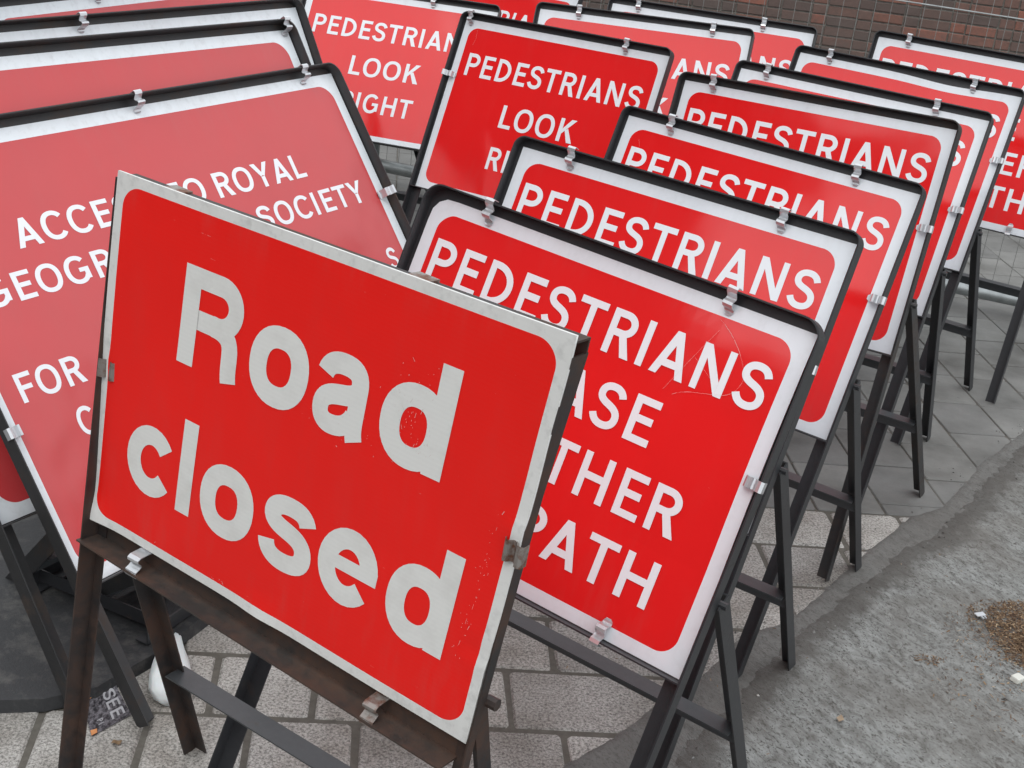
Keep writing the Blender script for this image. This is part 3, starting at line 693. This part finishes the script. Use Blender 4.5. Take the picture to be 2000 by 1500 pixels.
for kd, nm, mt in (('g', 'sett_field', GRAN), ('p', 'paver_field', GREYP)):
    mb = MB()
    for u, v, lx, ly, k_ in rest:
        if k_ != kd: continue
        vs = []
        for z, e in ((-.003, .004), (-.0065, 0), (-.012, 0)):
            for sx, sy in ((-1, -1), (1, -1), (1, 1), (-1, 1)):
                x, y = wxy(u + sx * (lx / 2 - e), v + sy * (ly / 2 - e)); vs.append((x, y, z))
        mb.add(vs, [(0, 1, 2, 3)] + [(4 + i, 4 + (i + 1) % 4, (i + 1) % 4, i) for i in range(4)] + [(8 + i, 8 + (i + 1) % 4, 4 + (i + 1) % 4, 4 + i) for i in range(4)])
    o = mesh_obj(nm, mb.v, mb.f, mt, pave); tag(o, kind='stuff')

# poured concrete path with a rough edge and a smear of slurry over the setts
def concrete_mat(name, dark=False):
    a = NT(name); p = a.pos()
    mp_ = a.mapping(p, (1, 1, 1), (0, 0, math.radians(60)))
    mp2 = a.mapping(mp_, (18, 40, 20)); mp3 = a.mapping(mp_, (70, 118, 60)); mp5 = a.mapping(mp_, (120, 215, 150))
    n1 = a.noise(1.0, 7, .72, mp2, .8); n2 = a.noise(1.0, 5, .75, mp3, .5); n3 = a.noise(2.1, 5, .6, p); n4 = a.noise(420, 3, .75, p); n5 = a.noise(1.0, 2, .6, mp5); n6 = a.noise(7, 6, .7, p)
    base = a.ramp(n1, (.32, (.115, .112, .104)), (.50, (.250, .258, .248)), (.72, (.370, .382, .370)))
    base = a.mix(a.math('MULTIPLY', a.ramp(n2, (.39, (1, 1, 1)), (.45, (0, 0, 0))), .8), base, c4(.060, .055, .048))
    base = a.mix(a.math('MULTIPLY', a.ramp(n5, (.60, (0, 0, 0)), (.66, (1, 1, 1))), .85), base, c4(.048, .044, .040))
    base = a.mix(a.math('MULTIPLY', a.ramp(n4, (.60, (0, 0, 0)), (.75, (1, 1, 1))), .5), base, c4(.46, .46, .44))
    base = a.mix(a.math('MULTIPLY', a.ramp(n3, (.45, (0, 0, 0)), (.65, (1, 1, 1))), .55), base, c4(.135, .122, .106))
    base = a.mix(a.math('MULTIPLY', a.ramp(n6, (.52, (0, 0, 0)), (.68, (1, 1, 1))), .45), base, c4(.095, .086, .076))
    if not dark:
        ea = a.n('Attribute', attribute_name='edge').outputs['Fac']
        em = a.math('SUBTRACT', a.math('ADD', a.math('MULTIPLY', a.noise(16, 6, .7, p), 1.1), .38), ea, True)
        base = a.mix(a.math('MULTIPLY', a.ramp(em, (.08, (0, 0, 0)), (.45, (1, 1, 1))), .78), base, c4(.085, .078, .070))
    if dark:
        base = a.mix(.72, base, a.ramp(a.noise(14, 7, .75, p), (.3, (.080, .075, .068)), (.7, (.165, .158, .148))))
    a.col(base); a.rough(.92)
    hgt = a.math('ADD', a.math('MULTIPLY', n1, .7), a.math('ADD', a.math('MULTIPLY', n2, .7), a.math('MULTIPLY', n4, .25)))
    a.bump(hgt, .9, .006); return a.m
def grid_surface(name, mat, xs, ys, test, height):
    idx = {}; vs = []; fs = []; ev = []
    val = [[test(x, y) for x in xs] for y in ys]
    def vid(i, j):
        if (i, j) not in idx: idx[(i, j)] = len(vs); vs.append((xs[i], ys[j], height(xs[i], ys[j], val[j][i]))); ev.append(max(0.0, min(1.0, val[j][i] / .13)))
        return idx[(i, j)]
    for j in range(len(ys) - 1):
        for i in range(len(xs) - 1):
            if max(val[j][i], val[j][i + 1], val[j + 1][i], val[j + 1][i + 1]) > 0: fs.append((vid(i, j), vid(i + 1, j), vid(i + 1, j + 1), vid(i, j + 1)))
    o = mesh_obj(name, vs, fs, mat, None, True); at = o.data.attributes.new('edge', 'FLOAT', 'POINT'); at.data.foreach_set('value', ev); return o
def lin(a, b, s): n = int(round((b - a) / s)); return [a + (b - a) * i / n for i in range(n + 1)]
XS = lin(-1.5, .1, .1)[:-1] + lin(.1, 1.75, .011)[:-1] + lin(1.75, 2.4, .03)[:-1] + lin(2.4, 9, .3)
YS = lin(-1, 2.0, .12)[:-1] + lin(2.0, 4.3, .011)[:-1] + lin(4.3, 5.2, .03)[:-1] + lin(5.2, 10.5, .3)
def nz(x, y, s, o=0): return noise.noise(Vector((x * s + o, y * s - o, o * .7)))
def sd2(x, y):
    d = side(K2, x, y)
    if abs(d) < .3: d += .020 * nz(x, y, 7) + .012 * nz(x, y, 28, 3) + .012 * nz(x, y, 65, 5) + .006 * nz(x, y, 140, 6)
    return d
def h2(x, y, d):
    if d <= 0: return -.012
    e = min(1, d / .05) ** .6
    ca, sa = math.cos(-.66), math.sin(-.66); X, Y = x * ca - y * sa, x * sa + y * ca
    st = noise.noise(Vector((X * 22, Y * 70, 1.3))) * .5 + noise.noise(Vector((X * 60, Y * 120, 4.3))) * .35
    return -.002 + e * (.013 + .003 * nz(x, y, 5) + .0016 * nz(x, y, 40, 4) + .0010 * nz(x, y, 95, 8) + .0008 * st)
con = grid_surface('concrete_path', concrete_mat('rough_poured_concrete'), XS, YS, sd2, h2); tag(con, kind='structure')
def sd1(x, y):
    d = side(K1, x, y); d2 = side(K2, x, y)
    if d2 > .10: return -1
    if abs(d) < .3: d += .006 * nz(x, y, 6, 2) + .003 * nz(x, y, 30, 7) + .003 * nz(x, y, 90, 9)
    return d
def h1(x, y, d):
    if d <= 0: return -.009
    return -.0035 + min(1, d / .02) * (.0072 + .0012 * nz(x, y, 14) + .0010 * nz(x, y, 60))
sm = grid_surface('mortar_smear', concrete_mat('dirty_mortar_slurry', True), XS, YS, sd1, h1); tag(sm, kind='structure')

# ------------------------------------------------------------------ brick wall
AW = math.radians(-10); NW = Vector((-math.sin(AW), math.cos(AW), 0)); UW = Vector((math.cos(AW), math.sin(AW), 0)); DW = 11.0
wallM = Matrix((UW, Vector((0, 0, 1)), -NW)).transposed().to_4x4(); wallM.translation = NW * DW
wall = empty('brick_wall', wallM, 'old dark red brick wall with pale mortar behind the mesh fence', 'wall')
def brick_mat():
    a = NT('weathered_brick'); o = a.pos(); r = a.rnd(); n = a.noise(28, 5, .7, o); n2 = a.noise(3, 4, .6, o)
    base = a.ramp(r, (0, (.105, .078, .070)), (.4, (.150, .092, .076)), (.7, (.215, .098, .072)), (1, (.27, .105, .074)))
    zz = a.n('SeparateXYZ'); a.l(o, zz.inputs[0])
    dirt = a.ramp(a.math('ADD', a.math('MULTIPLY', zz.outputs[2], 1.6), a.math('MULTIPLY', n2, .5)), (.55, (1, 1, 1)), (1.0, (0, 0, 0)))
    base = a.mix(a.ramp(n, (.4, (0, 0, 0)), (.75, (.7, .7, .7))), base, c4(.095, .072, .064))
    base = a.mix(a.math('MULTIPLY', dirt, .7), base, c4(.105, .091, .083))
    a.col(base); a.rough(.9); a.bump(n, .6, .006); return a.m
BRICK = brick_mat()
def mortar_mat():
    a = NT('lime_mortar'); n = a.noise(35, 4, .7, a.pos()); a.col(a.ramp(n, (.3, (.10, .093, .084)), (.7, (.20, .19, .168)))); a.rough(.95); a.bump(n, .5, .005); return a.m
MORT = mortar_mat()
mb = MB(); mb.box((-9, -.3, -.35), (12, 3.4, -.008)); mb.build('mortar_bed', MORT, wall)
bvis, brest = [], []; rr = random.Random(5)
for j in range(int(3.3 / .075)):
    z = .0 + .075 * j + .0325; u = -9 + (.056 if j % 2 else 0) + (.17 if j % 2 else 0); k = j % 2
    while u < 11.7:
        L = .215 if k % 2 == 0 else .1025
        Pw = wallM @ Vector((u + L / 2, z, 0)); px, py, zz = project(*Pw)
        if 1080 < px < 2040 and -30 < py < 150: bvis.append((math.hypot(px - 1800, py - 60), u + L / 2, z, L))
        else: brest.append((u + L / 2, z, L))
        u += L + .010; k += 1
bvis.sort(); brest += [q[1:] for q in bvis[300:]]
BM_ = {}
for _, u, z, L in bvis[:300]:
    key = (L, rr.randint(0, 3))
    if key not in BM_:
        q = random.Random(len(BM_) + 50); hx, hy = L / 2, .0325; j_ = lambda: q.uniform(-.003, .003)
        vs = [(sx * (hx - .004) + j_(), sy * (hy - .004) + j_(), .001 + q.uniform(-.002, .002)) for sx, sy in ((-1, -1), (1, -1), (1, 1), (-1, 1))] + \
             [(sx * hx + j_(), sy * hy + j_() * .6, -.004) for sx, sy in ((-1, -1), (1, -1), (1, 1), (-1, 1))] + [(sx * hx, sy * hy, -.02) for sx, sy in ((-1, -1), (1, -1), (1, 1), (-1, 1))]
        me = bpy.data.meshes.new('brick'); me.from_pydata(vs, [], [(0, 1, 2, 3)] + [(4 + i, 4 + (i + 1) % 4, (i + 1) % 4, i) for i in range(4)] + [(8 + i, 8 + (i + 1) % 4, 4 + (i + 1) % 4, 4 + i) for i in range(4)]); me.materials.append(BRICK); BM_[key] = me
    o = link(bpy.data.objects.new('brick', BM_[key])); o.parent = wall; o.location = (u, z, rr.uniform(-.002, .002))
mb = MB()
for u, z, L in brest: mb.box((u - L / 2, z - .0325, -.02), (u + L / 2, z + .0325, 0))
o = mesh_obj('brick_field', mb.v, mb.f, BRICK, wall); tag(o, kind='stuff')
mb = MB(); mb.box((-9, 3.4, -.38), (12, 3.47, .03)); mb.build('coping', MORT, wall)

# ------------------------------------------------------------------ mesh fence
AF = math.radians(-18.4); UF = Vector((math.cos(AF), math.sin(AF), 0)); NF = Vector((-math.sin(AF), math.cos(AF), 0)); DF = 5.737
fm = Matrix((UF, Vector((0, 0, 1)), -NF)).transposed().to_4x4(); fm.translation = NF * DF
WIRE = plain('weathered_wire', (.24, .24, .23), .6, .3)
fence = empty('mesh_fence', fm, 'galvanised steel mesh site fence panel standing behind the signs, in front of the brick wall', 'fence')
x0f, x1f = -2.75, .75
def fu(x): return x
u_right = Vector((2.6, 0, 0)).dot(UF) + 0
x0f, x1f = -3.4, .62
def fx(px_world): return px_world
# panel from far left to just beyond the right edge of the picture
x0f, x1f = -2.75, 1.0
pr = Vector((1.997, 5.382, 0)).dot(UF); x1f = pr + .55; x0f = x1f - 3.45
for nm, a, b, r in (('bottom_rail', (x0f, .085, 0), (x1f, .085, 0), .030), ('top_rail', (x0f, 1.98, 0), (x1f, 1.98, 0), .021), ('post', (x0f, 0, 0), (x0f, 2.0, 0), .021), ('post', (x1f, 0, 0), (x1f, 2.0, 0), .021)):
    mb = MB(); mb.tube(a, b, r, 14); mb.build(nm, GALV, fence, True)
mb = MB(); n_ = int((x1f - x0f) / .0615)
for i in range(1, n_): x = x0f + (x1f - x0f) * i / n_; mb.tube((x, .09, .002), (x, 1.97, .002), .0013, 5)
o = mb.build('wire', WIRE, fence); tag(o, kind='stuff')
for z in (1.157,): mb = MB(); mb.tube((x0f, z, .006), (x1f, z, .006), .0028, 6); mb.build('cross_wire', GALV, fence)

# ------------------------------------------------------------------ building out of view (seen in the glossy faces)
def far_building(name, label, x, y, yaw, wd, dp, ht, col, rows, cols):
    Mx = Matrix.Translation((x, y, 0)) @ Matrix.Rotation(yaw, 4, 'Z'); root = empty(name, Mx, label, 'building')
    m = plain('facade_' + name, col, .9, 0, .2, 4); g = plain('dark_window_glass', (.03, .035, .04), .15)
    mb = MB(); mb.box((-wd / 2, 0, 0), (wd / 2, dp, ht)); mb.build('wall', m, root)
    mb = MB(); mb.box((-wd / 2 - .2, -.25, ht), (wd / 2 + .2, dp + .2, ht + .35)); mb.build('parapet', m, root)
    for r in range(rows):
        for c in range(cols):
            cx = -wd / 2 + wd * (c + .5) / cols; cz = ht * (r + .55) / rows
            mb = MB(); mb.box((cx - .55, -.04, cz - .8), (cx + .55, -.002, cz + .8)); mb.build('window', g, root)
def place_bld(name, label, az0, az1, dist, el, **k):
    # facade spans azimuths (degrees right of -Y seen from the signs, negative = towards -X)
    cx, cy = .3, 3.0
    a = [(cx + dist * math.sin(math.radians(t)), cy - dist * math.cos(math.radians(t))) for t in (az0, az1)]
    (xa, ya), (xb, yb) = a; wd = math.hypot(xb - xa, yb - ya); yaw = math.atan2(yb - ya, xb - xa); mx, my = (xa + xb) / 2, (ya + yb) / 2
    d = math.hypot(mx - cx, my - cy); ht = 1.0 + d * math.tan(math.radians(el)) - .35
    nx_, ny_ = -math.sin(yaw), math.cos(yaw)
    if nx_ * (mx - cx) + ny_ * (my - cy) < 0: yaw += math.pi
    far_building(name, label, mx, my, yaw, wd, 7, ht, **k)
place_bld('terrace_house', 'tall dark brick building behind the photographer', -102, -57.2, 17, 35, col=(.07, .055, .05), rows=3, cols=5)
place_bld('workshop', 'lower brick building beside the tall one behind the photographer', -56.8, -16, 17.6, 26.4, col=(.08, .06, .055), rows=2, cols=5)

# ------------------------------------------------------------------ small things
def blob(name, pts, h_, mat, label, cat, group=None, loc=(0, 0, 0), rot=0):
    pass
# black rubber mat under the left signs
ru = NT('dusty_black_rubber'); rn = ru.noise(14, 6, .7, ru.pos()); rn2 = ru.noise(90, 4, .7, ru.pos())
ru.col(ru.mix(ru.ramp(rn, (.50, (0, 0, 0)), (.72, (1, 1, 1))), ru.mix(rn2, c4(.020, .021, .023), c4(.036, .037, .039)), c4(.095, .092, .086))); ru.rough(.6); ru.bump(rn2, .5, .003); RUB = ru.m
mat_poly = [(-1.7, 1.95), (-.915, 2.185), (-.83, 2.207), (-.745, 2.262), (-.665, 2.40), (-.60, 2.56), (-.36, 3.12), (-.9, 3.7), (-1.9, 3.3)]
n = len(mat_poly); vs = [(x, y, .028) for x, y in mat_poly] + [(x + (x + 1) * .006, y - .004, 0) for x, y in mat_poly]
o = mesh_obj('rubber_mat', vs, [tuple(range(n))] + [(n + i, n + (i + 1) % n, (i + 1) % n, i) for i in range(n)], RUB)
tag(o, 'flat black rubber slab on the setts under the left signs', 'mat')
# folded dark frame lying on the slab
root = empty('folded_frame', Matrix.Translation((-.80, 2.52, .03)) @ Matrix.Rotation(1.16, 4, 'Z'), 'folded black steel sign stand lying on the rubber slab behind the left legs', 'sign stand')
for nm, a, b, ud, vd in (('rail', (-.05, -.145, .002), (1.15, -.145, .002), (0, 1, 0), (0, 0, 1)), ('rail', (-.05, .20, .002), (1.15, .20, .002), (0, -1, 0), (0, 0, 1)), ('cross_bar', (.0, -.14, .006), (.0, .20, .006), (1, 0, 0), (0, 0, 1)), ('cross_bar', (.9, -.14, .006), (.9, .20, .006), (1, 0, 0), (0, 0, 1))):
    mb = MB(); mb.angle(a, b, ud, vd, .032); mb.build(nm, STEEL, root)
# crushed white plastic cup
WP = plain('white_plastic', (.72, .76, .76), .35, 0, .05, 40); WP.node_tree.nodes['Principled BSDF'].inputs['Subsurface Weight'].default_value = .1
A0, A1 = Vector((-.600, 2.262, 0)), Vector((-.662, 2.53, 0)); ax = (A1 - A0).normalized(); sd3 = Vector((ax.y, -ax.x, 0))
vs, fs = [], []; N = 20; prof = [(0, .018), (.012, .036), (.035, .043), (.075, .042), (.12, .036), (.17, .026), (.225, .015), (.262, .010)]
for i, (s_, r_) in enumerate(prof):
    for j in range(N):
        t = 2 * math.pi * j / N; k = 1 + .09 * math.sin(3 * t + i) + .05 * math.sin(5 * t + 2 * i)
        p = A0 + ax * s_ + sd3 * (r_ * k * math.cos(t)); p.z = .004 + r_ * .55 * (1 + math.sin(t)) * (1 + .1 * math.sin(4 * t + i * 1.7)) + .03 * s_
        vs.append(p)
for i in range(len(prof) - 1):
    for j in range(N): fs.append((i * N + j, i * N + (j + 1) % N, (i + 1) * N + (j + 1) % N, (i + 1) * N + j))
fs.append(tuple(range(N - 1, -1, -1))); o = mesh_obj('plastic_bottle', vs, fs, WP, None, True); tag(o, 'crushed white plastic bottle lying behind the rusty back leg', 'bottle')
# leaflet
def gpt(px, py, z=0):
    d = rgt * ((px - 1000) / FPX) - upv * ((py - 750) / FPX) + fwd; k = (z - CAMH) / d.z; return Vector((d.x * k, d.y * k, z))
Q = [gpt(160, 1372), gpt(179, 1441), gpt(256, 1398), gpt(226, 1341)]
def lq(u, v, z): p = (Q[0] * (1 - v) + Q[1] * v) * (1 - u) + (Q[3] * (1 - v) + Q[2] * v) * u; return (p.x, p.y, z + .003 + .006 * max(0, .15 - v) / .15)
PAP = NT('printed_leaflet'); uvn = PAP.n('UVMap').outputs[0]; nn_ = PAP.noise(9, 5, .7, uvn); PAP.col(PAP.ramp(nn_, (.42, (.018, .016, .02)), (.62, (.20, .19, .21)))); PAP.rough(.45)
nx = 12; vs, uv, fs = [], [], []
for j in range(nx + 1):
    for i in range(nx + 1): vs.append(lq(i / nx, j / nx, 0)); uv.append((i / nx, j / nx))
for j in range(nx):
    for i in range(nx): a = j * (nx + 1) + i; fs.append((a, a + nx + 1, a + nx + 2, a + 1))
leaf = mesh_obj('leaflet', vs, fs, PAP.m, None, False, uv); tag(leaf, 'torn black and white printed leaflet on the setts by the left legs', 'leaflet')
INK = plain('grey_print', (.42, .42, .44), .5); ORG = plain('orange_print', (.62, .26, .10), .5)
pol = []
for ch, v0 in (('S', .06), ('E', .36), ('E', .66)):
    for p_ in G[ch][3]: pol.append([(.56 + p[1] * .34, v0 + .26 * p[0] / .64) for p in p_])
pol += [[(.22 + p[1] * .14, .70 + p[0] * .12) for p in p_] for p_ in G['P'][3]] + [[(.22 + p[1] * .14, .82 + p[0] * .12) for p in p_] for p_ in G['I'][3]]
pol = [[(y, x) for y, x in p] for p in pol]
poly_mesh('lettering', pol, INK, leaf, lambda x, y, z: lq(x, y, z + .001))
poly_mesh('orange_edge', [[(.05, .0), (1, 0), (1, .05), (.05, .09)], [(.0, .86), (.16, .9), (.14, 1), (0, 1)]], ORG, leaf, lambda x, y, z: lq(x, y, z + .0016))
# dropped clip, plastic block, leaves
mb = MB(); mb.box((-.014, -.007, .004), (.014, .007, .006)); mb.box((-.003, -.016, .001), (.000, -.006, .005)); mb.box((.006, -.016, .001), (.009, -.006, .005)); mb.box((.0125, -.007, -.002), (.014, .007, .004))
o = mb.build('dropped_clip', CLIP); p = gpt(1913, 1203, .016); o.location = p; o.rotation_euler = (.1, .05, .5)
tag(o, 'bright metal sign clip dropped on the concrete at the edge of the wood chips', 'clip')
mb = MB(); mb.box((-.017, -.011, 0), (.017, .011, .014)); o = mb.build('plastic_block', plain('pale_plastic', (.66, .66, .60), .4)); o.location = gpt(1985, 1330, .010); o.rotation_euler = (.1, .15, .75)
bv = o.modifiers.new('b', 'BEVEL'); bv.width = .003; bv.segments = 2; tag(o, 'small off-white plastic block on the concrete at the right picture edge', 'block')
def dry_leaf(px, py, s_, rz, label, col, z=.004):
    m = plain('dry_leaf', col, .7); vs = []; fs = []; n = 8
    for i in range(n + 1):
        t = i / n; wd = math.sin(math.pi * t) ** .8 * .38 + .01
        for j in (-1, 0, 1): vs.append(((t - .5) * s_, j * wd * s_ * .9, s_ * (.10 * abs(j) + .12 * math.sin(t * 7) + .14)))
    for i in range(n):
        for j in range(2): a = i * 3 + j; fs.append((a, a + 3, a + 4, a + 1))
    o = mesh_obj('dry_leaf', vs, fs, m, None, True); p = gpt(px, py, z); o.location = p; o.rotation_euler = (0, 0, rz); tag(o, label, 'leaf')
dry_leaf(228, 1453, .020, .5, 'small brown leaf on the pale setts below the printed leaflet', (.20, .13, .07), .001)
dry_leaf(1640, 1408, .026, 1.2, 'tan dry leaf lying alone on the concrete path', (.34, .26, .18), .013)
# wood chips at the right edge
chip_m = NT('wood_chips'); r_ = chip_m.n('NewGeometry').outputs['Random Per Island']; chip_m.col(chip_m.ramp(r_, (0, (.06, .030, .016)), (.6, (.15, .088, .046)), (.93, (.27, .18, .10)), (1, (.45, .36, .25)))); chip_m.rough(.9)
rr = random.Random(9); mb = MB()
def chips(cx, cy, rx, ry, n, rot, sc_=1.0):
    for _ in range(n):
        a = rr.uniform(0, 6.283); q = rr.random() ** .6; x = rx * q * math.cos(a); y = ry * q * math.sin(a); X = cx + x * math.cos(rot) - y * math.sin(rot); Y = cy + x * math.sin(rot) + y * math.cos(rot)
        Z = .011 + .010 * (1 - q) * rr.random() + rr.random() * .003; l = rr.uniform(.003, .011) * sc_; wdd = rr.uniform(.0008, .003) * sc_; t = rr.uniform(0, 3.14); tz = rr.uniform(-.4, .4)
        d = Vector((math.cos(t), math.sin(t), tz)) * l / 2; e = Vector((-math.sin(t), math.cos(t), rr.uniform(-.4, .4))) * wdd / 2; c = Vector((X, Y, Z))
        mb.add([c - d - e, c + d - e, c + d + e, c - d + e], [(0, 1, 2, 3)])
chips(1.40, 2.84, .17, .25, 9000, .45); chips(1.30, 2.90, .13, .17, 1600, .3); chips(1.26, 2.84, .17, .20, 500, .3); chips(1.03, 2.75, .035, .02, 60, 0); chips(1.25, 2.65, .25, .2, 260, 0); chips(.8, 2.8, .8, .7, 300, 0, .7)
gm_ = NT('loose_grit'); r2_ = gm_.n('NewGeometry').outputs['Random Per Island']; gm_.col(gm_.ramp(r2_, (0, (.045, .04, .036)), (.5, (.13, .125, .118)), (.9, (.26, .26, .25)), (1, (.55, .55, .52)))); gm_.rough(.9)
gb = MB()
for _ in range(5200):
    x = rr.uniform(.1, 2.3); y = rr.uniform(1.95, 4.6); dd = side(K2, x, y)
    if dd < -.10 or (dd < 0 and rr.random() < .5): continue
    r_s = rr.uniform(.0009, .0028) * (2.0 if rr.random() < .03 else 1); z = .009 if dd > .03 else .001; t = rr.uniform(0, 6.3)
    c, s_ = math.cos(t), math.sin(t); el = rr.uniform(1, 2.2)
    gb.add([(x + c * r_s * el, y + s_ * r_s * el, z), (x - s_ * r_s, y + c * r_s, z), (x - c * r_s * el, y - s_ * r_s * el, z), (x + s_ * r_s, y - c * r_s, z), (x, y, z + r_s * 1.3)], [(0, 1, 4), (1, 2, 4), (2, 3, 4), (3, 0, 4)])
o = mesh_obj('grit', gb.v, gb.f, gm_.m); tag(o, 'loose grit and crumbs of mortar scattered along the concrete path', 'grit', kind='stuff')
o = mesh_obj('wood_chips', mb.v, mb.f, chip_m.m); tag(o, 'brown wood chips and sawdust spilled on the concrete', 'wood chips', kind='stuff')
dirt = NT('brown_dirt'); dn = dirt.noise(60, 5, .7, dirt.pos()); dirt.col(dirt.ramp(dn, (.3, (.045, .028, .016)), (.7, (.12, .075, .042)))); dirt.rough(.95); dirt.bump(dn, .8, .008)
vs = [(1.42, 2.84, .026)]; fs = []; n = 40
for i in range(n):
    t = 2 * math.pi * i / n; k = 1 + .12 * math.sin(3 * t) + .08 * rr.uniform(-1, 1); x = .155 * k * math.cos(t); y = .245 * k * math.sin(t); vs.append((1.42 + x * math.cos(.55) - y * math.sin(.55), 2.84 + x * math.sin(.55) + y * math.cos(.55), .004))
fs = [(0, 1 + i, 1 + (i + 1) % n) for i in range(n)]
o = mesh_obj('dirt_pile', vs, fs, dirt.m, None, True); tag(o, 'low heap of brown soil under the wood chips on the concrete', 'soil', kind='stuff')
